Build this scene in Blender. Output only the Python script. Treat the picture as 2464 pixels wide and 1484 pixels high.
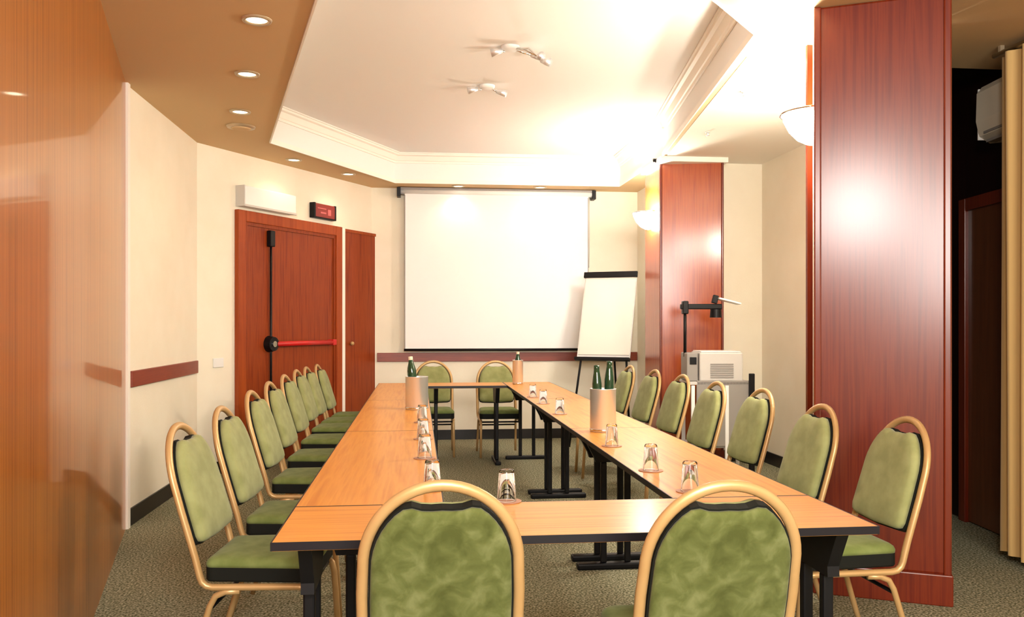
import bpy, bmesh, math, random
from mathutils import Vector, Matrix
from mathutils.geometry import tessellate_polygon
random.seed(7)
sc = bpy.context.scene
C = sc.collection
PI = math.pi
for o in list(bpy.data.objects): bpy.data.objects.remove(o)

# ------------------------------------------------------------------ camera, world, large lights, exposure
cam_d = bpy.data.cameras.new('camera'); cam = bpy.data.objects.new('camera', cam_d); C.objects.link(cam)
cam.location = (0, 0, 1.30); cam.rotation_euler = (PI/2, 0, -0.1093)
cam_d.sensor_width = 36; cam_d.lens = 30.0; cam_d.shift_y = 0.0159; cam_d.clip_start = 0.02
sc.camera = cam
w = bpy.data.worlds.new('world'); sc.world = w; w.use_nodes = True
w.node_tree.nodes['Background'].inputs[0].default_value = (1.0, 0.93, 0.82, 1)
w.node_tree.nodes['Background'].inputs[1].default_value = 0.35
sc.view_settings.view_transform = 'Standard'; sc.view_settings.look = 'None'
sc.view_settings.gamma = 1; sc.view_settings.use_curve_mapping = False
sc.view_settings.exposure = 0.48

def area(name, loc, target, sx, sy, power, col):
    d = bpy.data.lights.new(name, 'AREA'); d.shape = 'RECTANGLE'; d.size = sx; d.size_y = sy
    d.energy = power; d.color = col
    o = bpy.data.objects.new(name, d); C.objects.link(o); o.location = loc
    o.rotation_euler = (Vector(target)-Vector(loc)).to_track_quat('-Z', 'Y').to_euler()
    return o
def point(name, loc, r, power, col):
    d = bpy.data.lights.new(name, 'POINT'); d.energy = power; d.color = col; d.shadow_soft_size = r
    o = bpy.data.objects.new(name, d); C.objects.link(o); o.location = loc; return o
def spot(name, loc, power, col, ang=2.2, blend=.8, r=.03):
    d = bpy.data.lights.new(name, 'SPOT'); d.energy = power; d.color = col; d.shadow_soft_size = r
    d.spot_size = ang; d.spot_blend = blend
    o = bpy.data.objects.new(name, d); C.objects.link(o); o.location = loc; return o
WARM = (1.0, .80, .55)
area('rear_fill_light', (0.9, -2.5, 2.15), (1.0, 5, 1.5), 2.2, 1.2, 200, (1.0, .96, .91))  # added broad fill from behind the camera, no window stands there
area('camera_fill_light', (0.06, -0.40, 2.46), (0.9, 6, 1.2), .6, .6, 70, (1.0, .97, .92))  # added fill above the camera, placed for the highlight on the near column

# ------------------------------------------------------------------ materials
MATS = {}
def mat(name, col, rough=.5, metal=0, spec=.5, coat=0, coat_r=.05, sheen=0, emit=None, es=0):
    m = bpy.data.materials.new(name); m.use_nodes = True
    b = m.node_tree.nodes['Principled BSDF']
    b.inputs['Base Color'].default_value = (*col, 1); b.inputs['Roughness'].default_value = rough
    b.inputs['Metallic'].default_value = metal; b.inputs['Specular IOR Level'].default_value = spec
    b.inputs['Coat Weight'].default_value = coat; b.inputs['Coat Roughness'].default_value = coat_r
    b.inputs['Sheen Weight'].default_value = sheen
    if emit: b.inputs['Emission Color'].default_value = (*emit, 1); b.inputs['Emission Strength'].default_value = es
    MATS[name] = m; return m
def noise_mat(name, cols, scale=(1,1,1), nscale=5, detail=4, lo=.3, hi=.7, bump=0, bscale=None, dist=0, **kw):
    m = mat(name, cols[0], **kw); nt = m.node_tree; N = nt.nodes; L = nt.links; b = N['Principled BSDF']
    tc = N.new('ShaderNodeTexCoord'); mp = N.new('ShaderNodeMapping'); mp.inputs['Scale'].default_value = scale
    L.new(tc.outputs['Object'], mp.inputs['Vector'])
    n = N.new('ShaderNodeTexNoise'); n.inputs['Scale'].default_value = nscale; n.inputs['Detail'].default_value = detail
    n.inputs['Distortion'].default_value = dist
    L.new(mp.outputs[0], n.inputs['Vector'])
    r = N.new('ShaderNodeValToRGB'); L.new(n.outputs['Fac'], r.inputs['Fac'])
    e = r.color_ramp.elements; k = len(cols)
    e[0].position = lo; e[0].color = (*cols[0], 1); e[1].position = hi; e[1].color = (*cols[-1], 1)
    for i in range(1, k-1):
        x = e.new(lo+(hi-lo)*i/(k-1)); x.color = (*cols[i], 1)
    L.new(r.outputs['Color'], b.inputs['Base Color'])
    if bump:
        bp = N.new('ShaderNodeBump'); bp.inputs['Strength'].default_value = bump; bp.inputs['Distance'].default_value = .01
        if bscale:
            n2 = N.new('ShaderNodeTexNoise'); n2.inputs['Scale'].default_value = bscale; L.new(tc.outputs['Object'], n2.inputs['Vector'])
            L.new(n2.outputs['Fac'], bp.inputs['Height'])
        else: L.new(n.outputs['Fac'], bp.inputs['Height'])
        L.new(bp.outputs[0], b.inputs['Normal'])
    return m
M = {}
M['wall'] = noise_mat('cream_wall', [(.84,.78,.63),(.88,.83,.69)], nscale=3, rough=.8, bump=.08, bscale=90)
M['soffit'] = mat('tan_soffit', (.64,.445,.235), rough=.75)
M['ceil'] = mat('white_ceiling', (.84,.82,.79), rough=.8)
M['crown'] = mat('white_plaster', (.88,.84,.76), rough=.6)
M['baywall'] = mat('bay_ceiling', (.85,.81,.72), rough=.75)
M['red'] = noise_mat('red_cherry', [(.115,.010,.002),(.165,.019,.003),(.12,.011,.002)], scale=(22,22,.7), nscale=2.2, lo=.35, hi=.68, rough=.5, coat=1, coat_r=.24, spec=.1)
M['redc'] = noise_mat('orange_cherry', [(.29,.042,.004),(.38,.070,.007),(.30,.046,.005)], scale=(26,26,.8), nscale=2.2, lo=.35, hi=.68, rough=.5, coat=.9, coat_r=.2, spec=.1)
M['door'] = noise_mat('door_cherry', [(.20,.028,.005),(.27,.046,.007),(.18,.022,.004)], scale=(16,16,.8), nscale=2.5, lo=.3, hi=.7, rough=.45, spec=.2, coat=.1, coat_r=.2)
M['frame'] = noise_mat('door_frame_cherry', [(.27,.042,.007),(.36,.068,.010)], scale=(16,16,.8), nscale=2.5, rough=.45, spec=.2, coat=.1, coat_r=.2)
M['panel'] = noise_mat('glossy_veneer', [(.27,.062,.004),(.47,.160,.017),(.27,.062,.005)], scale=(38,38,.35), nscale=1.6, lo=.33, hi=.68, rough=.30, coat=.45, coat_r=.05, spec=.2)
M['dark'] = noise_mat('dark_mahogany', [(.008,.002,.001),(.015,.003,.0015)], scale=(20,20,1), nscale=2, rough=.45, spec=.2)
M['ddoor'] = noise_mat('brown_door', [(.11,.03,.010),(.15,.045,.014)], scale=(20,20,1), nscale=2, rough=.3, coat=.3, coat_r=.15)
M['rail'] = noise_mat('rail_wood', [(.20,.03,.014),(.26,.045,.018)], scale=(3,3,40), nscale=2, rough=.4)
M['table'] = noise_mat('beech_laminate', [(.56,.205,.022),(.70,.305,.045),(.60,.235,.03)], scale=(26,1.1,26), nscale=1.6, lo=.3, hi=.7, rough=.4, coat=.32, coat_r=.22, spec=.3)
M['tablex'] = noise_mat('beech_laminate_cross', [(.56,.205,.022),(.70,.305,.045),(.60,.235,.03)], scale=(1.1,26,26), nscale=1.6, lo=.3, hi=.7, rough=.4, coat=.32, coat_r=.22, spec=.3)
M['edge'] = mat('black_edge', (.008,.007,.010), rough=.4, spec=.3)
M['black'] = mat('black_metal', (.003,.003,.004), rough=.45, spec=.25)
M['base'] = mat('black_baseboard', (.008,.006,.006), rough=.4)
M['gold'] = noise_mat('gold_tube', [(.47,.29,.115),(.56,.36,.16)], nscale=6, rough=.38, metal=.3)
def velvet(name, a, b, c):
    return noise_mat(name, [a, b, c], nscale=20, detail=9, lo=.30, hi=.72, rough=.9, sheen=.08, dist=.5, spec=.1, bump=.12, bscale=40)
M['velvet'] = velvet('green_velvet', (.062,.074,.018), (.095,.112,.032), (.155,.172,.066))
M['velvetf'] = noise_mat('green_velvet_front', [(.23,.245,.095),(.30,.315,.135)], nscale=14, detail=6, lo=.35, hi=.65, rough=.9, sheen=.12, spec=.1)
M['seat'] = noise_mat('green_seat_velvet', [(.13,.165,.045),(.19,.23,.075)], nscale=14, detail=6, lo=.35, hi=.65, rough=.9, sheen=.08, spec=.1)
M['core'] = mat('black_shell', (.006,.007,.005), rough=.7, spec=.2)
M['carpet'] = noise_mat('speckled_carpet', [(.055,.066,.032),(.23,.225,.145),(.50,.47,.34)], nscale=95, detail=2, lo=.33, hi=.68, rough=.98, spec=.05, bump=.5)
M['screen'] = mat('projection_fabric', (.88,.88,.88), rough=.7)
M['white'] = mat('white_plastic', (.82,.82,.80), rough=.4)
M['paper'] = mat('flip_paper', (.72,.68,.60), rough=.8)
M['steel'] = mat('brushed_steel', (.82,.82,.83), rough=.42, metal=.8)
M['chrome'] = mat('chrome', (.8,.8,.8), rough=.12, metal=1)
M['grey'] = mat('grey_panel', (.27,.25,.23), rough=.55)
M['ltgrey'] = mat('light_grey_plastic', (.55,.53,.50), rough=.45)
M['redbar'] = mat('red_push_bar', (.55,.012,.012), rough=.35)
M['signred'] = mat('dark_red_sign', (.23,.02,.015), rough=.4)
M['signmark'] = mat('sign_marks', (.55,.12,.12), rough=.4)
M['ac'] = mat('ac_plastic', (.72,.66,.54), rough=.4)
M['curtain'] = mat('curtain_cloth', (.66,.43,.16), rough=.85, sheen=.2)
M['lamp'] = mat('lit_glass', (.95,.93,.88), rough=.3, emit=(1,.95,.85), es=80.0)
M['down'] = mat('lit_diffuser', (.95,.93,.88), rough=.3, emit=(1,.88,.62), es=5.0)
M['ring'] = mat('lamp_ring', (.50,.40,.26), rough=.35, metal=.5)
M['bottle'] = mat('green_bottle', (.010,.045,.018), rough=.08, spec=.7)
M['label'] = mat('bottle_cap', (.75,.62,.45), rough=.5)
M['coaster'] = mat('paper_coaster', (.42,.22,.14), rough=.6)
def glassmat():
    m = bpy.data.materials.new('clear_glass'); m.use_nodes = True; b = m.node_tree.nodes['Principled BSDF']
    b.inputs['Base Color'].default_value = (.97,.96,.95,1); b.inputs['Roughness'].default_value = .02
    b.inputs['Transmission Weight'].default_value = 1; b.inputs['IOR'].default_value = 1.22
    return m
M['glass'] = glassmat()

# ------------------------------------------------------------------ helpers
def obj(name, bm, m, parent=None, smooth=False):
    me = bpy.data.meshes.new(name)
    bmesh.ops.recalc_face_normals(bm, faces=bm.faces[:])
    bm.to_mesh(me); bm.free()
    for x in (m if isinstance(m, (list, tuple)) else [m]): me.materials.append(x)
    if smooth:
        for p in me.polygons: p.use_smooth = True
    o = bpy.data.objects.new(name, me); C.objects.link(o)
    if parent: o.parent = parent
    return o
def tag(o, label, cat, group=None, kind=None):
    o['label'] = label; o['category'] = cat
    if group: o['group'] = group
    if kind: o['kind'] = kind
    return o
def thing(name, label, cat, loc=(0,0,0), rz=0, group=None):
    o = bpy.data.objects.new(name, None); C.objects.link(o); o.empty_display_size = .1
    o.location = loc; o.rotation_euler = (0,0,rz)
    return tag(o, label, cat, group)
def struct(name, bm, m, parent=None, label=None, smooth=False):
    o = obj(name, bm, m, parent, smooth)
    if not parent: o['kind'] = 'structure'
    if label: o['label'] = label
    return o
def sthing(name, loc=(0,0,0), rz=0, label=None):
    o = bpy.data.objects.new(name, None); C.objects.link(o); o.location = loc; o.rotation_euler = (0,0,rz)
    o['kind'] = 'structure'
    if label: o['label'] = label
    return o
def NB(): return bmesh.new()
def box(bm, x0, x1, y0, y1, z0, z1, mx=None, bev=0):
    r = bmesh.ops.create_cube(bm, size=1)
    v = r['verts']
    for q in v: q.co = Vector((x0+(q.co.x+.5)*(x1-x0), y0+(q.co.y+.5)*(y1-y0), z0+(q.co.z+.5)*(z1-z0)))
    if bev:
        es = list({e for q in v for e in q.link_edges})
        g = bmesh.ops.bevel(bm, geom=es, offset=bev, segments=2, profile=.5, affect='EDGES')
        v = list({q for f in g['faces'] for q in f.verts} | {q for q in v if q.is_valid})
    if mx is not None: bmesh.ops.transform(bm, matrix=mx, verts=v)
    return v
def cyl(bm, p0, p1, r0, r1=None, n=20, cap=True):
    r1 = r0 if r1 is None else r1
    p0 = Vector(p0); p1 = Vector(p1); d = p1-p0
    q = d.to_track_quat('Z','Y').to_matrix().to_4x4()
    r = bmesh.ops.create_cone(bm, cap_ends=cap, segments=n, radius1=r0, radius2=r1, depth=d.length)
    bmesh.ops.transform(bm, matrix=Matrix.Translation((p0+p1)/2) @ q, verts=r['verts'])
def lathe(bm, prof, n=32, c=(0,0,0), a0=0, a1=2*PI):
    full = abs(a1-a0-2*PI) < 1e-6; rows = []
    for (r, z) in prof:
        rows.append([bm.verts.new((c[0]+r*math.cos(a0+(a1-a0)*i/n), c[1]+r*math.sin(a0+(a1-a0)*i/n), c[2]+z)) for i in range(n if full else n+1)])
    for a, b in zip(rows, rows[1:]):
        k = len(a)
        for i in range(k if full else k-1): bm.faces.new((a[i], a[(i+1)%k], b[(i+1)%k], b[i]))
    bmesh.ops.remove_doubles(bm, verts=bm.verts, dist=1e-5)
def tube(bm, pts, ra, rb=None, n=10, closed=False, side=None):
    # sweep an oval (ra across 'side', rb the other way) along the points
    rb = ra if rb is None else rb
    P = [Vector(p) for p in pts]; rows = []
    prev = Vector(side) if side else None
    for i, p in enumerate(P):
        a = P[max(i-1,0)]; b = P[min(i+1,len(P)-1)]; t = (b-a).normalized()
        if prev is None: prev = Vector((0,0,1)) if abs(t.z) < .9 else Vector((1,0,0))
        u = (prev - t*prev.dot(t)).normalized(); prev = u; v = t.cross(u)
        rows.append([bm.verts.new(p+u*ra*math.cos(2*PI*k/n)+v*rb*math.sin(2*PI*k/n)) for k in range(n)])
    for a, b in zip(rows, rows[1:]):
        for k in range(n): bm.faces.new((a[k], a[(k+1)%n], b[(k+1)%n], b[k]))
    bm.faces.new(rows[0]); bm.faces.new(rows[-1])
def arc(c, r, a0, a1, n, f):
    return [f(c[0]+r*math.cos(a0+(a1-a0)*i/n), c[1]+r*math.sin(a0+(a1-a0)*i/n)) for i in range(n+1)]
def quad(bm, *p):
    bm.faces.new([bm.verts.new(q) for q in p])
def prism(bm, poly, z0, z1, holes=()):
    """solid slab from polygon with holes"""
    loops = [poly]+list(holes)
    flat = [q for l in loops for q in l]
    tris = tessellate_polygon([[Vector((x,y,0)) for x,y in l] for l in loops])
    lo = [bm.verts.new((x,y,z0)) for x,y in flat]; hi = [bm.verts.new((x,y,z1)) for x,y in flat]
    for t in tris:
        bm.faces.new([lo[i] for i in t]); bm.faces.new([hi[i] for i in reversed(t)])
    k = 0
    for l in loops:
        n = len(l)
        for i in range(n): 
            a, b = k+i, k+(i+1)%n
            bm.faces.new((lo[a], lo[b], hi[b], hi[a]))
        k += n
def wallbox(bm, a, b, z0, z1, t=.1, side=1):
    """wall slab whose visible face runs a->b; thickness goes to the left (side=1) or right (-1) of a->b"""
    a = Vector((a[0],a[1],0)); b = Vector((b[0],b[1],0)); d = (b-a).normalized(); n = Vector((-d.y,d.x,0))*t*side
    pts = [a, b, b+n, a+n]
    prism(bm, [(p.x,p.y) for p in pts], z0, z1)
def frame_on(a, b):
    """matrix with x along a->b, z up, y to the left"""
    d = (Vector((b[0]-a[0], b[1]-a[1], 0))).normalized()
    return Matrix(((d.x,-d.y,0,a[0]),(d.y,d.x,0,a[1]),(0,0,1,0),(0,0,0,1)))
def dup(root, loc=None, rz=None, label=None, group=None):
    r = root.copy(); C.objects.link(r)
    if loc: r.location = loc
    if rz is not None: r.rotation_euler = (0,0,rz)
    if label: r['label'] = label
    if group: r['group'] = group
    for ch in list(root.children):
        c = ch.copy(); C.objects.link(c); c.parent = r
        for g in list(ch.children):
            d = g.copy(); C.objects.link(d); d.parent = c
    return r

HS = 2.84      # soffit height
HT = 3.15      # raised ceiling height
# ------------------------------------------------------------------ setting
bm = NB(); box(bm, -3.2, 4.8, -3.7, 10.2, -.1, 0); struct('floor', bm, M['carpet'])
PA = (-.309, -.6); PB = (-1.85, 5.66)             # glossy wood partition on the left
LW = -1.86; LC = (-1.86, 7.46); DC = (-.52, 9.70)  # left wall, door wall corners
bm = NB(); wallbox(bm, (LW,5.70), LC, 0, HT, .12, 1); struct('wall_left', bm, M['wall'])
bm = NB(); wallbox(bm, LC, DC, 0, HT, .12, 1); struct('wall_door', bm, M['wall'])
bm = NB(); wallbox(bm, (DC[0]-.1,9.70), (2.6,9.70), 0, HT, .12, 1); struct('wall_back', bm, M['wall'])
bm = NB(); box(bm, 2.53, 2.66, 8.25, 9.70, 0, HT); struct('wall_return', bm, M['wall'])
bm = NB(); box(bm, 2.66, 3.40, 7.86, 7.98, 0, HT); struct('wall_bay', bm, M['wall'])
bm = NB(); box(bm, 3.27, 3.40, 6.58, 7.86, 0, HT); struct('wall_bay_side', bm, M['wall'])
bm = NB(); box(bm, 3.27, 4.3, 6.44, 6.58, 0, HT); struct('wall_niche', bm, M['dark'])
bm = NB(); wallbox(bm, (2.69,4.12), (3.30,6.52), 0, HS-.005, .08, 1); struct('wall_bay_light_block', bm, M['wall'])  # unseen slab added to keep the bay fill off the dark right wall
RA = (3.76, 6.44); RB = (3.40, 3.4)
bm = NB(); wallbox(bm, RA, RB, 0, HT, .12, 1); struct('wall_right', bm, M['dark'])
bm = NB(); wallbox(bm, RB, (3.40,-3.6), 0, HT, .12, 1); struct('wall_right_front', bm, M['wall'])
bm = NB(); box(bm, -2.7, 3.6, -3.72, -3.6, 0, HT); struct('wall_rear', bm, M['wall'])
bm = NB(); box(bm, -2.82, -2.7, -3.7, -.6, 0, HT); struct('wall_rear_left', bm, M['wall'])
bm = NB(); box(bm, -2.8, PA[0]-.05, -.72, -.6, 0, HT); struct('wall_side', bm, M['wall'])
bm = NB(); wallbox(bm, PA, PB, 0.0, HS, .06, 1); struct('wall_partition', bm, M['panel'], label='glossy orange wood partition')
bm = NB(); box(bm, -1.885, -1.835, 5.66, 5.705, 0, HS); struct('trim_1', bm, M['crown'], label='white corner strip at the partition end')

# ceiling: raised tray, tan soffit with the tray opening
TR = [(-.04,2.2), (-1.249,7.365), (-.253,9.30), (2.22,9.26), (2.22,7.60), (1.77,4.33), (1.30,3.79), (.25,2.25)]
NI = [(3.15,4.80), (4.25,4.80), (4.25,6.44), (3.15,6.44)]
bm = NB(); box(bm, -3.0, 4.6, -3.72, 10.0, HT, HT+.1); struct('ceiling', bm, M['ceil'])
bm = NB(); prism(bm, [(-2.9,-3.7),(4.5,-3.7),(4.5,9.85),(-2.9,9.85)], HS, HS+.02, [TR, NI]); struct('ceiling_soffit', bm, M['soffit'])
bm = NB(); prism(bm, [(1.875,4.72),(3.04,4.72),(3.04,6.44),(3.27,6.44),(3.27,7.86),(2.25,7.86),(2.26,7.66)], HS-.004, HS-.0005); struct('ceiling_bay', bm, M['baywall'])
bm = NB()
n = len(TR)
for i in range(n):
    a, b = TR[i], TR[(i+1)%n]
    wallbox(bm, a, b, HS+.0205, HT, .04, 1)
struct('ceiling_tray_side', bm, M['ceil'])
def crown(bm, poly, prof, sgn):
    # mitred moulding round a closed polygon; prof = [(inset, z)]
    n = len(poly); rows = []
    for (ins, z) in prof:
        row = []
        for i in range(n):
            p0 = Vector(poly[i-1]); p = Vector(poly[i]); p1 = Vector(poly[(i+1)%n])
            d0 = (p-p0).normalized(); d1 = (p1-p).normalized()
            n0 = Vector((d0.y,-d0.x)); n1 = Vector((d1.y,-d1.x)); m_ = (n0+n1).normalized()
            q = p + m_*ins*sgn/max(.3, m_.dot(n1))
            row.append(bm.verts.new((q.x,q.y,z)))
        rows.append(row)
    for a, b in zip(rows, rows[1:]+rows[:1]):
        for i in range(n): bm.faces.new((a[i], a[(i+1)%n], b[(i+1)%n], b[i]))
bm = NB(); crown(bm, TR, [(.001,HT-.105),(.014,HT-.105),(.018,HT-.085),(.028,HT-.08),(.05,HT-.035),(.075,HT-.028),(.08,HT-.012),(.095,HT-.012),(.095,HT-.001),(.001,HT-.001)], 1)
struct('trim_2', bm, M['crown'], label='white crown moulding round the ceiling tray')
bm = NB(); crown(bm, TR, [(.001,HS-.012),(.012,HS-.012),(.012,HS+.03),(.001,HS+.03)], 1)
struct('trim_3', bm, M['crown'], label='cream lip of the ceiling tray')
bm = NB()
for i in range(4):
    a, b = NI[i], NI[(i+1)%4]
    wallbox(bm, a, b, HS+.0205, HT, .02, -1)
struct('ceiling_niche_side', bm, M['dark'])

# baseboards and rails
bm = NB(); wallbox(bm, (LW+.012,5.71), (LW+.012,LC[1]), 0, .11, .012, 1); struct('baseboard_left', bm, M['base'])
F = frame_on(LC, DC); LD = (Vector(DC)-Vector(LC)).length
bm = NB(); box(bm, .0, .27, -.014, 0, 0, .11, F); struct('baseboard_door', bm, M['base'])
bm = NB(); box(bm, DC[0]+.02, 2.53, 9.686, 9.70, 0, .11); struct('baseboard_back', bm, M['base'])
bm = NB(); box(bm, 2.80, 3.27, 7.845, 7.86, 0, .11); struct('baseboard_bay', bm, M['base'])
bm = NB(); box(bm, 3.255, 3.27, 6.6, 7.845, 0, .11); struct('baseboard_bay_side', bm, M['base'])
bm = NB(); box(bm, LW, LW+.022, 5.75, 7.42, .895, 1.0, bev=.004); struct('trim_4', bm, M['rail'], label='brown chair rail on the left wall')
bm = NB(); box(bm, DC[0]+.06, 2.525, 9.678, 9.70, .885, .985, bev=.004); struct('trim_5', bm, M['rail'], label='brown chair rail under the projection screen')
bm = NB(); box(bm, 2.525, 2.53, 8.3, 9.69, 0, .11); struct('baseboard_return', bm, M['base'])

# columns
def column_poly(name, poly, h, m, label):
    t = sthing(name, label=label)
    bm = NB(); prism(bm, poly, .14, h); struct('column_panel', bm, m, t)
    for p in poly[:2]:
        bm = NB(); cyl(bm, (p[0],p[1],.14), (p[0],p[1],h), .012, n=12); struct('corner_bead', bm, M['red'], t)
    cx = sum(p[0] for p in poly)/len(poly); cy = sum(p[1] for p in poly)/len(poly)
    bm = NB(); prism(bm, [(cx+(x-cx)*1.05, cy+(y-cy)*1.05) for x,y in poly], 0, .145); struct('plinth', bm, M['red'], t)
    return t
def column(name, mx, wd, dp, h, m, label):
    t = sthing(name, label=label)
    bm = NB(); box(bm, 0, wd, 0, dp, .14, h, mx, bev=.012); struct('column_panel', bm, m, t)
    for x0, x1 in ((-.012,.022),(wd-.022,wd+.012)):
        bm = NB(); box(bm, x0, x1, -.010, .03, .14, h, mx, bev=.007); struct('corner_bead', bm, M['red'], t)
    bm = NB(); box(bm, -.018, wd+.018, -.018, dp, 0, .145, mx, bev=.006); struct('plinth', bm, M['red'], t)
    return t
KA = (1.922, 3.958); KB = (2.446, 3.696)
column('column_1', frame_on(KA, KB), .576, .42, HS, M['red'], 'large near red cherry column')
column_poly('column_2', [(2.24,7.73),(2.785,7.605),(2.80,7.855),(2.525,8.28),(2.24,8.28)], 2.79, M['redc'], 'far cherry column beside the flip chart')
bm = NB(); box(bm, 2.20, 2.83, 7.57, 8.3, 2.79, HS, bev=.004); struct('trim_6', bm, M['crown'], label='white capital over the far column')
# slim wooden post and pale jamb behind the near column
bm = NB(); box(bm, 2.128, 2.158, 4.49, 4.51, 0, HS); struct('trim_7', bm, M['red'], label='thin wooden post behind the near column')
bm = NB(); box(bm, 2.158, 2.23, 4.495, 4.52, 0, HS); struct('trim_8', bm, M['wall'], label='cream jamb strip behind the near column')

# ---- double door on the door wall (frame coordinates: x along wall, y out of the wall is negative)
def wall_t(px):  # distance along the door wall seen at a given bearing (computed once from plan measurements)
    k = (px-1232)/2053.0; c, s = math.cos(.1093), math.sin(.1093)
    d = (Vector(DC)-Vector(LC)).normalized()
    # u = k v
    ax = LC[0]*c-LC[1]*s; ay = LC[0]*s+LC[1]*c; bx = d.x*c-d.y*s; by = d.x*s+d.y*c
    return (k*ay-ax)/(bx-k*by)
D0 = .235; D1 = 1.76; DH = 2.33
D0, D1 = round(wall_t(564),3), round(wall_t(815),3)
K0, K1 = round(wall_t(820),3), round(wall_t(904),3)
t = sthing('door_1', label='cherry wood emergency double door with a red push bar')
fw = .10
def part(name, m, t, *boxes, mx=F, bev=0, smooth=False, label=None):
    bm = NB()
    for b in boxes: box(bm, *b, mx, bev)
    o = obj(name, bm, m, t, smooth)
    if label: o['label'] = label
    return o
part('door_frame', M['frame'], t, (D0, D0+fw, -.05, -.001, 0, DH), (D1-fw, D1, -.05, -.001, 0, DH), (D0+fw, D1-fw, -.05, -.001, DH-fw, DH), bev=.006)
part('door_frame', M['door'], t, (D0+fw, D0+fw+.03, -.035, -.001, 0, DH-fw), (D1-fw-.03, D1-fw, -.035, -.001, 0, DH-fw), (D0+fw+.03, D1-fw-.03, -.035, -.001, DH-fw-.03, DH-fw))
xs = wall_t(643)
part('door_leaf', M['door'], t, (D0+fw+.031, xs-.004, -.022, -.002, 0.01, DH-fw-.031))
part('door_leaf', M['door'], t, (xs, D1-fw-.031, -.022, -.002, 0.01, DH-fw-.031))
part('top_latch', M['black'], t, (xs-.035, xs+.03, -.075, -.022, DH-fw-.20, DH-fw-.05), bev=.008)
bm = NB(); cyl(bm, F@Vector((xs,-.045,.05)), F@Vector((xs,-.045,DH-fw-.05)), .011, n=10); obj('latch_rod', bm, M['black'], t, True)
bz = 1.12
bm = NB(); cyl(bm, F@Vector((xs,-.022,bz)), F@Vector((xs,-.085,bz)), .078, .066, n=28); hub = obj('push_bar_hub', bm, M['black'], t)
bm = NB(); cyl(bm, F@Vector((xs,-.085,bz)), F@Vector((xs,-.095,bz)), .028, n=20); o = obj('hub_button', bm, M['chrome'], hub); o['label'] = 'silver hub button'
bm = NB(); cyl(bm, F@Vector((xs+.05,-.07,bz)), F@Vector((D1-fw-.10,-.07,bz)), .024, n=16); o = obj('push_bar', bm, M['redbar'], t, True); o['label'] = 'red push bar'
part('push_bar_end', M['redbar'], t, (D1-fw-.12, D1-fw-.06, -.095, -.022, bz-.03, bz+.03), bev=.008)
t = sthing('door_2', label='narrow flush cherry closet door in the corner')
part('door_leaf', M['door'], t, (K0+.02, K1-.03, -.03, -.002, 0.01, 2.29))
part('door_frame', M['frame'], t, (K1-.03, K1, -.04, -.001, 0, 2.32), (K0+.02, K1-.03, -.04, -.001, 2.29, 2.32))
kp = F@Vector((K0+.13,-.055,1.10))
bm = NB(); bmesh.ops.create_uvsphere(bm, u_segments=14, v_segments=8, radius=.022, matrix=Matrix.Translation(kp)); cyl(bm, kp, F@Vector((K0+.13,-.03,1.10)), .009, n=10)
obj('door_knob', bm, M['gold'], t, True)
part('cream_strip', M['crown'], sthing('trim_9', label='pale strip between the two doors'), (D1+.003, K0+.018, -.045, -.001, 0, DH-.01))

# box lamp and sign above the double door
t = thing('wall_light_box', 'white rectangular box unit on the wall just above the double door', 'light box')
b0, b1 = wall_t(568), wall_t(694)
part('housing', M['white'], t, (b0, b1, -.10, -.001, DH+.03, DH+.215), bev=.012)
part('end_cap', M['ltgrey'], t, (b0-.006, b0+.004, -.102, -.001, DH+.03, DH+.216), label='grey end cap')
part('lower_edge', M['ltgrey'], t, (b0, b1, -.104, -.09, DH+.028, DH+.046), label='grey lower edge')
t = thing('exit_sign', 'small dark red sign on the wall above the right end of the double door', 'sign')
b0, b1 = wall_t(745), wall_t(797)
part('sign_case', M['signred'], t, (b0, b1, -.06, -.001, DH+.05, DH+.20), bev=.015)
part('sign_frame', M['black'], t, (b0-.004, b0+.02, -.064, -.001, DH+.048, DH+.202), (b1-.02, b1+.004, -.064, -.001, DH+.048, DH+.202), (b0+.02, b1-.02, -.064, -.001, DH+.048, DH+.062), bev=.004)
part('sign_marks', M['signmark'], t, (b0+.10, b0+.19, -.063, -.058, DH+.10, DH+.115), (b0+.22, b0+.27, -.063, -.058, DH+.09, DH+.15), (b0+.05, b0+.19, -.063, -.058, DH+.145, DH+.155))
t = tag(part('light_switch', M['white'], None, (wall_t(512), wall_t(536), -.012, -.001, .93, 1.01), bev=.003), 'small white switch plate on the wall left of the double door', 'light switch')

# ------------------------------------------------------------------ projection screen
t = thing('projection_screen', 'large white pull-down projection screen on the back wall', 'projection screen')
SX0, SX1 = -.15, 1.93
bm = NB(); box(bm, SX0, SX1, 9.60, 9.604, 1.02, 2.80); obj('screen_fabric', bm, M['screen'], t)
bm = NB(); cyl(bm, (SX0-.06,9.62,2.79), (SX1+.06,9.62,2.79), .034, n=20); obj('roller_tube', bm, M['white'], t, True)
bm = NB(); cyl(bm, (SX0-.01,9.602,1.02), (SX1+.01,9.602,1.02), .014, n=12); o = obj('bottom_bar', bm, M['black'], t, True); o['label'] = 'black bottom bar'
for x in (SX0-.075, SX1+.055):
    bm = NB(); box(bm, x-.012, x+.028, 9.56, 9.70, 2.73, 2.83, bev=.003); o = obj('wall_bracket', bm, M['black'], t); o['label'] = 'black end bracket'
bm = NB(); box(bm, SX0-.05, SX1+.05, 9.585, 9.592, 2.812, 2.832); o = obj('top_rail', bm, M['grey'], t); o['label'] = 'dark top rail'
for x in (SX0, SX1-.002):
    bm = NB(); box(bm, x-.003, x+.005, 9.598, 9.606, 1.03, 2.75); obj('side_border', bm, M['grey'], t)
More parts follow.
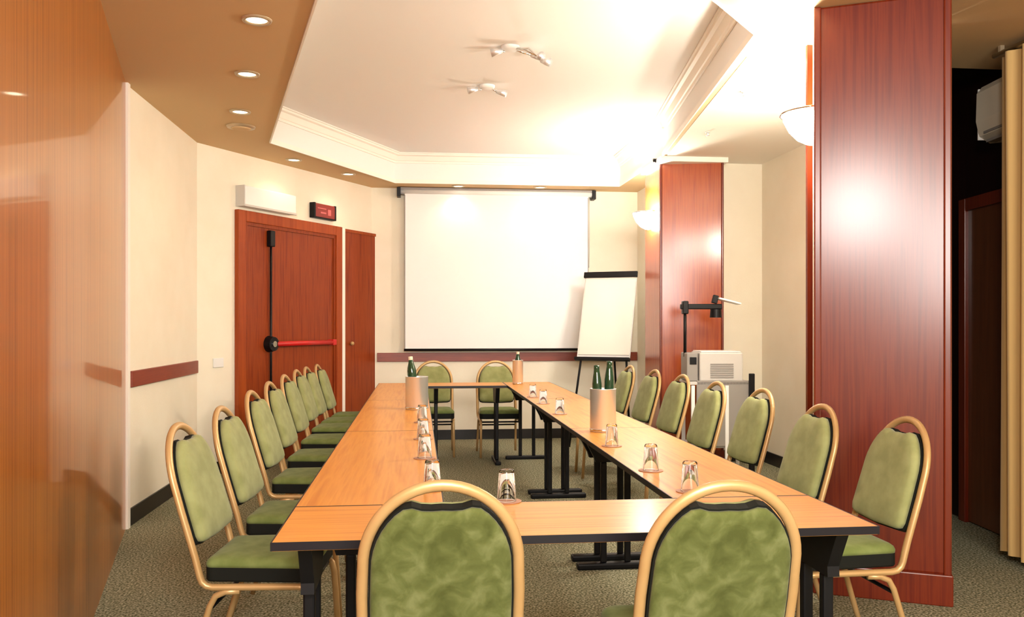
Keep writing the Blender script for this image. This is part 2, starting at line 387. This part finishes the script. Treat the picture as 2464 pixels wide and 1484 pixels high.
bm = NB(); tube(bm, [(SX1+.01,9.59,2.74),(SX1+.012,9.585,2.3),(SX1+.005,9.585,1.95)], .004, n=6); obj('pull_cord', bm, M['ltgrey'], t, True)

# ------------------------------------------------------------------ sconces
def sconce(label, mx, power, blocked=1):
    t = thing('wall_sconce', label, 'wall lamp', group='glass bowl uplights on the columns')
    prof = [(.005,-.155),(.045,-.15),(.09,-.125),(.13,-.08),(.155,-.03),(.162,0),(.156,0),(.148,-.03),(.123,-.075),(.085,-.118),(.04,-.142),(.005,-.147)]
    bm = NB(); lathe(bm, prof, 24, a0=PI, a1=2*PI); bmesh.ops.transform(bm, matrix=mx, verts=bm.verts)
    obj('glass_bowl', bm, M['lamp'], t, True)
    bm = NB(); box(bm, -.07, .07, -.02, -.001, -.10, .0, mx, bev=.004); obj('back_plate', bm, M['chrome'], t)
    bm = NB()
    tube(bm, [mx@Vector((.171*math.cos(a),.171*math.sin(a),.004)) for a in [PI+PI*i/20 for i in range(21)]], .006, n=8)
    o = obj('rim', bm, M['chrome'], t, True); o['label'] = 'chrome rim'
    p = mx@Vector((0,-.08,-.005))
    return t, p
FK = frame_on(KA, KB)
nrm = Vector((FK[0][1], FK[1][1], 0))
# near bowl on the left flank of the near column, far bowl on the left flank of the far column
pos = Vector((KA[0],KA[1],0)) + nrm*.28
mx1 = Matrix.Translation((pos.x-.012, pos.y, 2.385)) @ Matrix.Rotation(math.atan2(nrm.y,nrm.x)+PI, 4, 'Z')
s1, p1 = sconce('glowing white glass bowl wall lamp on the left flank of the near column', mx1, 1)
mx2 = Matrix.Translation((2.215, 8.02, 2.37)) @ Matrix.Rotation(-PI/2, 4, 'Z')
s2, p2 = sconce('glowing white glass bowl wall lamp on the left flank of the far column', mx2, 1)
l = point('sconce_bulb', p1, .03, 50, (1,.90,.74)); l = point('sconce_bulb', p2, .03, 50, (1,.91,.76))

# bare fill light added unseen behind the near column to brighten the bay
point('bay_fill_light', (2.50, 5.00, 2.28), .08, 60, (1,.93,.80))

# ------------------------------------------------------------------ recessed downlights in the soffit
def bp(px, py, z):
    k = (px-1232)/2053.; v = (z-1.3)*2053./(781.2-py); u = k*v; c, s = math.cos(.1093), math.sin(.1093)
    return (u*c+v*s, -u*s+v*c, z)
DL = [((618,47),'nearest the camera above the partition'),((595,177),'second from the camera above the partition'),((578,268),'third from the camera above the left wall'),
      ((707,384),'above the left side of the double door'),((838,418),'above the narrow closet door'),((1103,447),'above the left half of the projection screen'),((1300,450),'above the right half of the projection screen')]
for (px,py), where in DL:
    p = bp(px,py,HS)
    t = thing('downlight', 'round lit recessed downlight in the tan soffit, '+where, 'ceiling light', (p[0],p[1],HS), group='recessed downlights')
    bm = NB(); lathe(bm, [(.052,-.001),(.056,-.010),(.072,-.010),(.076,-.001)], 28); obj('ring', bm, M['ring'], t, True)
    bm = NB(); lathe(bm, [(.0001,-.004),(.03,-.0045),(.052,-.003)], 28); obj('diffuser', bm, M['down'], t, True)
    spot('downlight_beam', (p[0],p[1],HS-.02), 5, WARM)
p = bp(580,304,HS)
t = thing('ceiling_vent', 'flat round vent in the soffit beyond the third downlight', 'vent', (p[0],p[1],HS))
bm = NB(); lathe(bm, [(.11,-.001),(.105,-.012),(.08,-.016),(.0001,-.016)], 28); obj('vent_plate', bm, M['ring'], t, True)
bm = NB(); lathe(bm, [(.075,-.0165),(.072,-.021),(.05,-.023),(.0001,-.023)], 28); obj('vent_core', bm, M['soffit'], t, True)
for (px,py,w_) in ((1790,218,'nearer'),(1703,316,'farther')):
    p = bp(px,py,HS)
    t = thing('sprinkler', 'tiny grey ceiling sprinkler, the '+w_+' of two right of the ceiling tray', 'sprinkler', (p[0],p[1],HS))
    bm = NB(); lathe(bm, [(.0001,-.012),(.02,-.012),(.024,-.001)], 16); obj('sprinkler_plate', bm, M['ltgrey'], t, True)
    bm = NB(); cyl(bm, (0,0,-.012), (0,0,-.032), .007, n=10); cyl(bm, (0,0,-.032), (0,0,-.035), .014, n=12); obj('sprinkler_head', bm, M['steel'], t, True)
t = thing('spot_sensor', 'small dark sensor on the tray lip above the far column', 'sensor', (2.16,7.66,HS-.012))
bm = NB(); box(bm, -.02,.02,-.02,.02,-.008,.0, bev=.003); obj('sensor_base', bm, M['grey'], t)
bm = NB(); cyl(bm, (0,0,-.008), (0,-.01,-.035), .018, .014, n=14); obj('sensor_head', bm, M['black'], t, True)

# two spotlight clusters on the raised ceiling
def spot_fixture(label, loc, arms, rz):
    t = thing('ceiling_spotlight', label, 'ceiling light', loc, rz, 'spotlight clusters on the raised ceiling')
    bm = NB(); lathe(bm, [(.0001,-.028),(.045,-.026),(.06,-.015),(.062,-.001)], 28); obj('canopy', bm, M['white'], t, True)
    for (ax, ay, az, ln, hx, hy) in arms:
        e = Vector((ax*ln, ay*ln, az))
        bm = NB(); tube(bm, [(ax*.04,ay*.04,-.02), (ax*ln*.55,ay*ln*.55,-.035), e], .0065, n=8); obj('arm', bm, M['chrome'], t, True)
        h = Vector((hx,hy,-.25)).normalized()
        bm = NB(); cyl(bm, e-h*.02, e+h*.06, .014, .028, n=18); obj('lamp_head', bm, M['steel'], t, True)
    return t
p = bp(1228,112,HT)
spot_fixture('larger ceiling spotlight with several bent chrome arms on the raised ceiling', p, [(1,.1,-.05,.16,.9,-.2),(.85,-.5,-.09,.20,.3,-.9),(-1,.1,-.03,.07,-1,.1),(.95,-.75,-.14,.21,.4,-.6)], 0)
p = bp(1172,206,HT)
spot_fixture('smaller ceiling spotlight with two short arms, farther back on the raised ceiling', p, [(1,-.1,-.05,.09,.8,-.3),(-1,0,-.03,.09,-.9,-.1)], 0)

# ------------------------------------------------------------------ right side: air conditioner, door, curtain
FR = frame_on(RA, RB)     # x from far to near, y to the left of travel = away from room, room is -y
def wr(px):
    k = (px-1232)/2053.0; c, s = math.cos(.1093), math.sin(.1093)
    d = (Vector(RB)-Vector(RA)).normalized(); ax = RA[0]*c-RA[1]*s; ay = RA[0]*s+RA[1]*c; bx = d.x*c-d.y*s; by = d.x*s+d.y*c
    return (k*ay-ax)/(bx-k*by)
t = thing('air_conditioner', 'cream split air conditioner high on the dark wall behind the near column', 'air conditioner')
a0 = wr(2345)+.40; a1 = a0+.85
bm = NB(); prof = [(-.001,2.41),(-.12,2.40),(-.185,2.44),(-.205,2.53),(-.20,2.70),(-.17,2.74),(-.001,2.74)]
f0 = [bm.verts.new(FR@Vector((a0,y,z))) for y,z in prof]; f1 = [bm.verts.new(FR@Vector((a1,y,z))) for y,z in prof]
bm.faces.new(f0); bm.faces.new(f1[::-1])
for i in range(len(prof)): j = (i+1)%len(prof); bm.faces.new((f0[i],f0[j],f1[j],f1[i]))
hs = obj('housing', bm, M['ac'], t)
part('air_louvre', M['grey'], hs, (a0+.06, a1-.06, -.175, -.12, 2.394, 2.41), (a0+.06, a1-.06, -.192, -.183, 2.445, 2.46), mx=FR)
part('end_cap', M['white'], t, (a0-.012, a0+.001, -.19, -.002, 2.42, 2.73), mx=FR, bev=.003)
t = sthing('door_3', label='dark brown door in the right wall')
e0 = wr(2322)
part('door_leaf', M['ddoor'], t, (e0+.08, e0+.98, -.02, -.002, 0.01, 2.05), mx=FR)
part('door_frame', M['red'], t, (e0, e0+.08, -.045, -.001, 0, 2.13), (e0+.98, e0+1.06, -.045, -.001, 0, 2.13), (e0+.08, e0+.98, -.045, -.001, 2.05, 2.13), mx=FR, bev=.004)
# curtain: pleated cloth with thickness
t = thing('curtain', 'tan pleated floor-length curtain at the right edge', 'curtain', (3.20,4.40,0))
bm = NB(); rows = []
NP = 90
for z in (.05, .9, 1.8, 2.78):
    row = []
    for side in (0,1):
        rng = range(NP+1) if side == 0 else range(NP,-1,-1)
        for i in rng:
            s_ = i/NP; y = -s_*1.7; x = .035*math.sin(s_*2*PI*13)+.012*math.sin(s_*2*PI*5.3+z*.6) + (.006 if side else 0)
            row.append(bm.verts.new((x, y, z)))
    rows.append(row)
for a, b in zip(rows, rows[1:]):
    for i in range(len(a)): j = (i+1)%len(a); bm.faces.new((a[i],a[j],b[j],b[i]))
obj('curtain_cloth', bm, M['curtain'], t, True)
bm = NB(); cyl(bm, (0,.05,2.80), (0,-1.75,2.80), .014, n=12); o = obj('curtain_rod', bm, M['ring'], t, True)
for y in (-.01, -1.68):
    bm = NB(); box(bm, -.012,.012,y-.01,y+.01,2.80,HS); obj('rod_bracket', bm, M['ring'], t)

# ------------------------------------------------------------------ tables
TX0, TX1, TW = -.38, 1.277, .462
def table(label, x0, x1, y0, y1, along, rounded=(), group='conference tables set in a rectangle'):
    cx, cy = (x0+x1)/2, (y0+y1)/2
    t = thing('conference_table', label, 'table', (cx,cy,0), 0, group)
    hx, hy = (x1-x0)/2-.0015, (y1-y0)/2-.0015
    bm = NB(); box(bm, -hx+.003, hx-.003, -hy+.003, hy-.003, .716, .74, bev=.002); obj('tabletop', bm, M['table'] if along == 'y' else M['tablex'], t)
    bm = NB(); prism(bm, [(-hx,-hy),(hx,-hy),(hx,hy),(-hx,hy)], .718, .7398, [[(-hx+.004,-hy+.004),(hx-.004,-hy+.004),(hx-.004,hy-.004),(-hx+.004,hy-.004)]]); o = obj('edge_band', bm, M['edge'], t); o['label'] = 'black edge band'
    L, Wd = (hy, hx) if along == 'y' else (hx, hy)
    def P(a, b, z): return (b, a, z) if along == 'y' else (a, b, z)
    def B(bm, a0, a1, b0, b1, z0, z1, bev=0):
        p = P(a0,b0,z0); q = P(a1,b1,z1); box(bm, min(p[0],q[0]), max(p[0],q[0]), min(p[1],q[1]), max(p[1],q[1]), z0, z1, bev=bev)
    for s in (-1, 1):
        a = s*(L-.08)
        bm = NB(); B(bm, a-.028, a+.028, -Wd+.02, Wd-.02, .0, .035, .01); obj('foot', bm, M['black'], t)
        bm = NB()
        pr = [(-Wd+.05,.7115),(Wd-.05,.7115),(Wd-.11,.60),(.11,.57),(-.11,.57),(-Wd+.11,.60)]
        q0 = [bm.verts.new(P(a-.018,b,z)) for b,z in pr]; q1 = [bm.verts.new(P(a+.018,b,z)) for b,z in pr]
        bm.faces.new(q0); bm.faces.new(q1[::-1])
        for i in range(6): j=(i+1)%6; bm.faces.new((q0[i],q0[j],q1[j],q1[i]))
        obj('bracket', bm, M['black'], t)
        for b in (-.065,.065):
            bm = NB(); B(bm, a-.016, a+.016, b-.016, b+.016, .035, .57, .006); obj('leg', bm, M['black'], t)
    return t
Y0 = 2.246; Y1 = 2.684; SL = 1.868
table('near beech-topped conference table across the front, behind the two foreground chairs', TX0, TX1, Y0, Y1, 'x')
nm = ['nearest of the three tables along the', 'middle of the three tables along the', 'farthest of the three tables along the']
for i in range(3):
    a = Y1+i*SL
    table('long beech-topped conference table, '+nm[i]+' left side', TX0, TX0+TW, a, a+SL, 'y')
    table('long beech-topped conference table, '+nm[i]+' right side', TX1-TW, TX1, a, a+SL, 'y')
YE = Y1+3*SL
table('short beech-topped conference table closing the far end before the screen', TX0+TW, TX1-TW, YE-TW, YE, 'x')

# ------------------------------------------------------------------ banquet chairs
ALF = math.radians(16.5)
def BK(x, s, n=0):   # point on the leaning back plane: s up along it from z=.40, n forward
    return Vector((x, -.185 - s*math.sin(ALF) + n*math.cos(ALF), .40 + s*math.cos(ALF) + n*math.sin(ALF)))
ST = (.918-.40)/math.cos(ALF)
def arch(hw, base, top, r=None, n=22):
    """half-ellipse over straight sides, returned right to left"""
    rz = min(hw*1.12, .22)
    return [(hw*math.cos(PI*i/n), top-rz+rz*math.sin(PI*i/n)) for i in range(n+1)]
def pad(bm, outline, rings, mp, centre):
    rows = []
    for ins, nn in rings:
        row = []
        for (x, s) in outline:
            d = Vector((x-centre[0], s-centre[1])); L_ = d.length
            k = max(0, (L_-ins)/L_); row.append(bm.verts.new(mp(centre[0]+d.x*k, centre[1]+d.y*k, nn)))
        rows.append(row)
    N_ = len(outline)
    for a, b in zip(rows, rows[1:]):
        for i in range(N_): bm.faces.new((a[i], a[(i+1)%N_], b[(i+1)%N_], b[i]))
    bm.faces.new(rows[0]); bm.faces.new(rows[-1])
def back_outline(hw, bottom, top, notch=.072, depth=.036):
    A = arch(hw, bottom, top)
    pts = []
    for x, s in A:
        if abs(x) < notch*1.5: s = s - depth*math.exp(-(x/notch)**4*1.2)
        pts.append((x, s))
    # densify notch
    out = []
    for (a, b) in zip(pts, pts[1:]):
        out.append(a)
        if abs(a[0]) < .15: out.append(((a[0]+b[0])/2, (a[1]+b[1])/2))
    out.append(pts[-1])
    rb = .03
    out += [(-hw*1.02, bottom+.12), (-hw*1.02, bottom+rb), (-hw*1.02+rb*.3, bottom+rb*.3), (-hw+rb, bottom), (0, bottom-.006), (hw-rb, bottom), (hw*1.02-rb*.3, bottom+rb*.3), (hw*1.02, bottom+rb), (hw*1.02, bottom+.12)]
    return out
def make_chair(label):
    t = thing('banquet_chair', label, 'chair')
    # hoop + seat rail + front legs: one bent gold tube
    hw = .19
    up = [BK(x, s) for x, s in arch(hw, 0, ST, n=28)]       # from +x over the top to -x
    def side(sg):
        lo = [BK(sg*(hw+.004), .25), BK(sg*(hw+.004), .08), Vector((sg*(hw+.003), -.190, .405))]
        lo += [Vector((sg*(hw+.002), -.183, .385)), Vector((sg*(hw+.001), -.168, .371)), Vector((sg*hw, -.145, .366)), Vector((sg*hw, .0, .366)), Vector((sg*hw, .16, .366)),
               Vector((sg*hw, .19, .362)), Vector((sg*hw, .207, .345)), Vector((sg*hw, .215, .31)), Vector((sg*(hw+.004), .235, .01))]
        return lo
    bm = NB(); tube(bm, list(reversed(side(1)[:9])) + up + side(-1)[:9], .0125, .0145, n=12); obj('frame', bm, M['gold'], t, True)
    for sg in (1, -1):
        sd = side(sg)
        bm = NB(); tube(bm, sd[8:], .0125, n=10, side=(1,0,0)); obj('leg', bm, M['gold'], t, True)
        rl = [(sg*hw,-.05,.352),(sg*hw,-.10,.350),(sg*hw,-.135,.335),(sg*hw,-.155,.30),(sg*(hw+.004),-.20,.15),(sg*(hw+.008),-.245,.01)]
        bm = NB(); tube(bm, rl, .0115, n=10, side=(1,0,0)); obj('leg', bm, M['gold'], t, True)
    for yy, zz in ((-.16,.285),(.19,.352)):
        bm = NB(); tube(bm, [(-hw,yy,zz),(hw,yy,zz)], .008, n=8); o = obj('cross_bar', bm, M['black'], t, True); o['label'] = 'dark cross bar'
    ol = back_outline(.1715, .115, ST-.0235); cen = (0, .26)
    oc = back_outline(.1755, .110, ST-.019)
    bm = NB(); pad(bm, oc, [(0,-.012),(0,.014)], lambda x,s,n: BK(x,s,n), cen); o = obj('backrest_shell', bm, M['core'], t); o['label'] = 'black backrest shell'
    bm = NB(); pad(bm, ol, [(0,.0145),(0,.030),(.006,.040),(.016,.046),(.04,.050),(.09,.053)], lambda x,s,n: BK(x,s,n), cen); obj('backrest', bm, M['velvetf'], t, True)
    bm = NB(); pad(bm, ol, [(0,-.0125),(.001,-.018),(.006,-.023),(.02,-.026),(.08,-.027)], lambda x,s,n: BK(x,s,n), cen); o = obj('backrest_rear', bm, M['velvet'], t, True); o['label'] = 'mottled velvet rear panel'
    # seat
    so = []
    for cx, cy, a0, r in ((.155,.17,0,.045),(-.155,.17,PI/2,.045),(-.15,-.15,PI,.03),(.15,-.15,1.5*PI,.03)):
        for i in range(6): a = a0+PI/2*i/5; so.append((cx+r*math.cos(a), cy+r*math.sin(a)))
    mp = lambda x,y,n: Vector((x, y, n))
    bm = NB(); pad(bm, so, [(.004,.382),(.0,.388),(0,.432)], mp, (0,0)); o = obj('seat_base', bm, M['core'], t); o['label'] = 'black seat side'
    bm = NB(); pad(bm, so, [(.0,.4325),(-.001,.444),(.005,.455),(.018,.463),(.05,.468),(.11,.471)], mp, (0,0)); obj('seat', bm, M['seat'], t, True)
    return t
c0 = make_chair('x')
used = [False]
def chair(px, py, face_deg, label, group, zdepth=None, top=.925):
    """px,py: where the hoop top stands in plan, worked out from its bearing; face_deg: heading of the chair (0 = +Y)"""
    v = zdepth or (1.3-top)*2053./(py-781.2); k = (px-1232)/2053.; u = k*v; c, s = math.cos(.1093), math.sin(.1093)
    X, Y = u*c+v*s, -u*s+v*c
    a = math.radians(face_deg)
    off = Vector((0, -.185-ST*math.sin(ALF), 0)); off.rotate(Matrix.Rotation(a, 3, 'Z'))
    loc = (X-off.x, Y-off.y, 0)
    if not used[0]:
        used[0] = True; c0.location = loc; c0.rotation_euler = (0,0,a); c0['label'] = label; c0['group'] = group; return c0
    return dup(c0, loc, a, label, group)
chair(1064, 1160, 0, 'green banquet chair seen from behind in the foreground, left of the two', 'foreground chairs', 2.03)
chair(1755, 1155, 0, 'green banquet chair seen from behind in the foreground, right of the two', 'foreground chairs', 2.03)
ordn = ['nearest', 'second', 'third', 'fourth', 'fifth', 'sixth', 'seventh', 'eighth']
LX = [(428,1020),(530,979),(602,941),(646,919),(683,902),(712,890),(736,883),(762,877)]
LR = [-95,-94,-94,-94,-94,-94,-94,-94]
for i, (a, b) in enumerate(LX):
    lab = 'green chair in the row left of the tables, ' + (ordn[i]+' from the camera' if i else 'nearest the camera')
    chair(a, b, LR[i]-0, lab, 'chairs along the left side of the tables')
RX = [(2188,1005),(1982,964),(1838,936),(1728,919),(1645,902),(1578,890),(1518,880)]
RR = [90+1,92,94,94,95,95,95]
for i, (a, b) in enumerate(RX):
    lab = 'green chair in the row right of the tables, ' + (ordn[i]+' from the camera' if i else 'nearest the camera')
    chair(a, b, RR[i], lab, 'chairs along the right side of the tables', 3.99 if i == 1 else None)
chair(1042, 866, 180, 'green banquet chair at the far end under the screen, left of two', 'chairs at the far end', 8.86)
chair(1192, 866, 180, 'green banquet chair at the far end under the screen, right of two', 'chairs at the far end', 8.86)

# ------------------------------------------------------------------ things on the tables
ZT = .7402
def make_glass():
    t = thing('water_glass', 'x', 'glass')
    r0, r1, h = .031, .0245, .098      # upside down tumbler: wide rim on the table, thick base on top
    bm = NB(); lathe(bm, [(r0,0),(r0-.0005,.002),(r1,h-.004),(r1-.003,h),(.0001,h),(.0001,h-.012),(r1-.004,h-.013),(r0-.003,.002),(r0-.002,0),(r0,0)], 28)
    g = obj('tumbler', bm, M['glass'], t, True)
    return t
g0 = make_glass(); gused = [False]
def glass(px, py, where, grp, coaster=True):
    p = bp(px, py, ZT)
    if coaster:
        k = NB(); lathe(k, [(.0001,0),(.046,0),(.048,.002),(.044,.003),(.0001,.003)], 28); o = obj('coaster', k, M['coaster'], None, False); o.location = p
        tag(o, 'round coaster under the glass '+where, 'coaster', 'coasters')
    q = (p[0], p[1], ZT+(.0032 if coaster else 0))
    lab = 'clear upturned water glass '+where
    if not gused[0]:
        gused[0] = True; g0.location = q; g0['label'] = lab; g0['group'] = grp; return
    dup(g0, q, 0, lab, grp)
glass(1219,1206,'on the near cross table between the foreground chairs','water glasses')
for (a,b,w_) in ((1040,1178,'nearest the camera on the left tables'),(1022,1102,'second from the camera on the left tables'),(1018,1056,'third from the camera on the left tables'),(1016,1016,'right before the bucket on the left tables')):
    glass(a,b,w_,'water glasses')
for (a,b,w_) in ((1660,1182,'nearest the camera on the right tables'),(1566,1132,'second from the camera on the right tables'),(1472,1073,'just in front of the bucket on the right tables'),(1347,996,'first one beyond the bucket on the right tables'),(1307,971,'second one beyond the bucket on the right tables'),(1282,955,'farthest on the right tables')):
    glass(a,b,w_,'water glasses')
def bucket(px, py, r, h, label, bottles, bl):
    p = bp(px, py, ZT)
    o_ = thing('ice_bucket', label, 'ice bucket', (p[0],p[1],ZT), 0, 'steel wine coolers')
    bm = NB(); lathe(bm, [(.0001,0),(r-.004,0),(r,.004),(r,h),(r+.002,h+.002),(r-.002,h+.003),(r-.004,h-.002),(r-.004,.01),(.0001,.01)], 40); obj('bucket_body', bm, M['steel'], o_, True)
    bm = NB(); lathe(bm, [(r+.0005,.006),(r+.003,.008),(r+.003,.014),(r+.0005,.016)], 40); obj('base_ring', bm, M['chrome'], o_, True)
    for i, (dx, dy, lean, ext) in enumerate(bottles):
        b = thing('water_bottle', bl[i], 'bottle', (p[0]+dx, p[1]+dy, ZT+.012), 0, 'green bottles in the coolers')
        b.rotation_euler = (0, lean, 0)
        rb = .025 if len(bottles) > 1 else .030
        H = h+ext
        bm = NB(); lathe(bm, [(.0001,0),(rb,.004),(rb,H-.10),(rb*.88,H-.075),(.017,H-.042),(.0135,H-.012),(.0001,H-.012)], 24); obj('bottle_body', bm, M['bottle'], b, True)
        bm = NB(); lathe(bm, [(.0140,H-.025),(.0150,H-.024),(.0145,H-.002),(.0001,H)], 18); o = obj('cap', bm, M['bottle'] if len(bottles) > 1 else M['label'], b, True)
bucket(1003,984,.075,.215,'brushed steel ice bucket on the left tables with one bottle',[(-.012,.0,-.09,.125)],['dark green bottle leaning out of the steel bucket on the left tables'])
bucket(1451,1037,.068,.222,'brushed steel ice bucket on the right tables with two bottles',[(-.029,-.004,-.02,.115),(.029,.006,.02,.135)],['dark green bottle with the left place in the right-hand bucket','dark green bottle with the right place in the right-hand bucket'])
bucket(1246,924,.05,.225,'narrow steel wine cooler at the far right table corner',[(0,0,0,.07)],['dark bottle neck in the narrow far cooler'])

# ------------------------------------------------------------------ flip chart
t = thing('flip_chart', 'white flip chart easel with black clamp beside the projection screen', 'flip chart', (1.94,8.86,0), math.radians(-29))
TL = math.radians(19)
mxf = Matrix.Translation((0,0,.93)) @ Matrix.Rotation(-TL, 4, 'X')
brd = part('board', M['white'], t, (-.29,.29,-.012,.012,0,.97), mx=mxf, bev=.004)
part('paper_pad', M['paper'], brd, (-.275,.285,-.024,-.0125,.05,.945), mx=mxf)
part('clamp_bar', M['black'], t, (-.30,.30,-.045,-.0125,.925,.99), mx=mxf, bev=.006, label='black clamp bar')
part('pen_tray', M['black'], t, (-.30,.30,-.07,-.0125,-.02,.012), mx=mxf, bev=.004, label='black pen tray')
for (x, x2, y2) in ((-.25,-.33,-.14),(.25,.33,-.14)):
    bm = NB(); tube(bm, [mxf@Vector((x,.02,.5)), mxf@Vector((x,.015,0)), (x2,y2,.01)], .012, n=10); obj('leg', bm, M['black'], t, True)
bm = NB(); tube(bm, [mxf@Vector((0,.025,.80)), (0,.62,.01)], .012, n=10); obj('leg', bm, M['black'], t, True)

# ------------------------------------------------------------------ overhead projector on a trolley
t = thing('projector_trolley', 'grey trolley behind the right row of chairs', 'trolley', (2.50,7.0,0), math.radians(-6))
part('front_panel', M['grey'], t, (-.20,.25,-.20,-.18,.30,.84), mx=Matrix(), bev=.003)
part('top_shelf', M['ltgrey'], t, (-.26,.27,-.20,.22,.805,.83), mx=Matrix(), bev=.003)
part('side_post', M['black'], t, (.225,.27,-.235,-.205,.02,.90), mx=Matrix(), bev=.006, label='dark upright post')
part('lower_shelf', M['ltgrey'], t, (-.26,.27,-.17,.22,.28,.30), mx=Matrix(), bev=.003)
for x, y in ((-.23,-.19),(-.23,.19),(.24,.19),(.05,-.19)):
    part('leg', M['white'], t, (x-.015,x+.015,y-.012,y+.012,.05,.80), mx=Matrix(), bev=.003)
for x, y in ((-.23,-.19),(-.23,.19),(.24,.19),(.05,-.19)):
    bm = NB(); cyl(bm, (x-.01,y,.025), (x+.01,y,.025), .025, n=16); obj('caster', bm, M['black'], t, True)
t = thing('overhead_projector', 'overhead projector with a black arm and tilted mirror in front of the far column', 'projector', (2.50,7.0,.831), math.radians(-6))
body = part('body', M['ltgrey'], t, (-.17,.19,-.17,.17,0,.24), mx=Matrix(), bev=.012)
part('vent_grille', M['grey'], body, *[(-.08,.11,-.176,-.1695,.03+i*.018,.04+i*.018) for i in range(7)], mx=Matrix())
sideh = part('side_housing', M['grey'], t, (-.27,-.175,-.14,.10,.0,.235), mx=Matrix(), bev=.008)
part('handle', M['black'], sideh, (-.245,-.19,-.148,-.14,.14,.20), mx=Matrix(), bev=.003)
part('glass_stage', M['white'], body, (-.155,.175,-.155,.155,.241,.25), mx=Matrix(), bev=.002)
bm = NB(); cyl(bm, (-.26,-.02,.20), (-.26,-.02,.64), .013, n=14); obj('arm_post', bm, M['black'], t, True)
bm = NB(); box(bm, -.30,.05,-.045,.005,.60,.645, bev=.008); box(bm, -.285,-.235,-.055,.015,.56,.67, bev=.008); cyl(bm, (-.0,-.02,.60), (-.0,-.02,.53), .045,.05, n=24); obj('projection_head', bm, M['black'], t)
mm = Matrix.Translation((.0,-.02,.655)) @ Matrix.Rotation(math.radians(14), 4, 'Y')
part('mirror_hinge', M['black'], t, (-.04,.005,-.04,.0,-.01,.06), mx=mm, bev=.005)
part('mirror', M['white'], t, (.0,.19,-.09,.05,.03,.045), mx=mm, bev=.004)
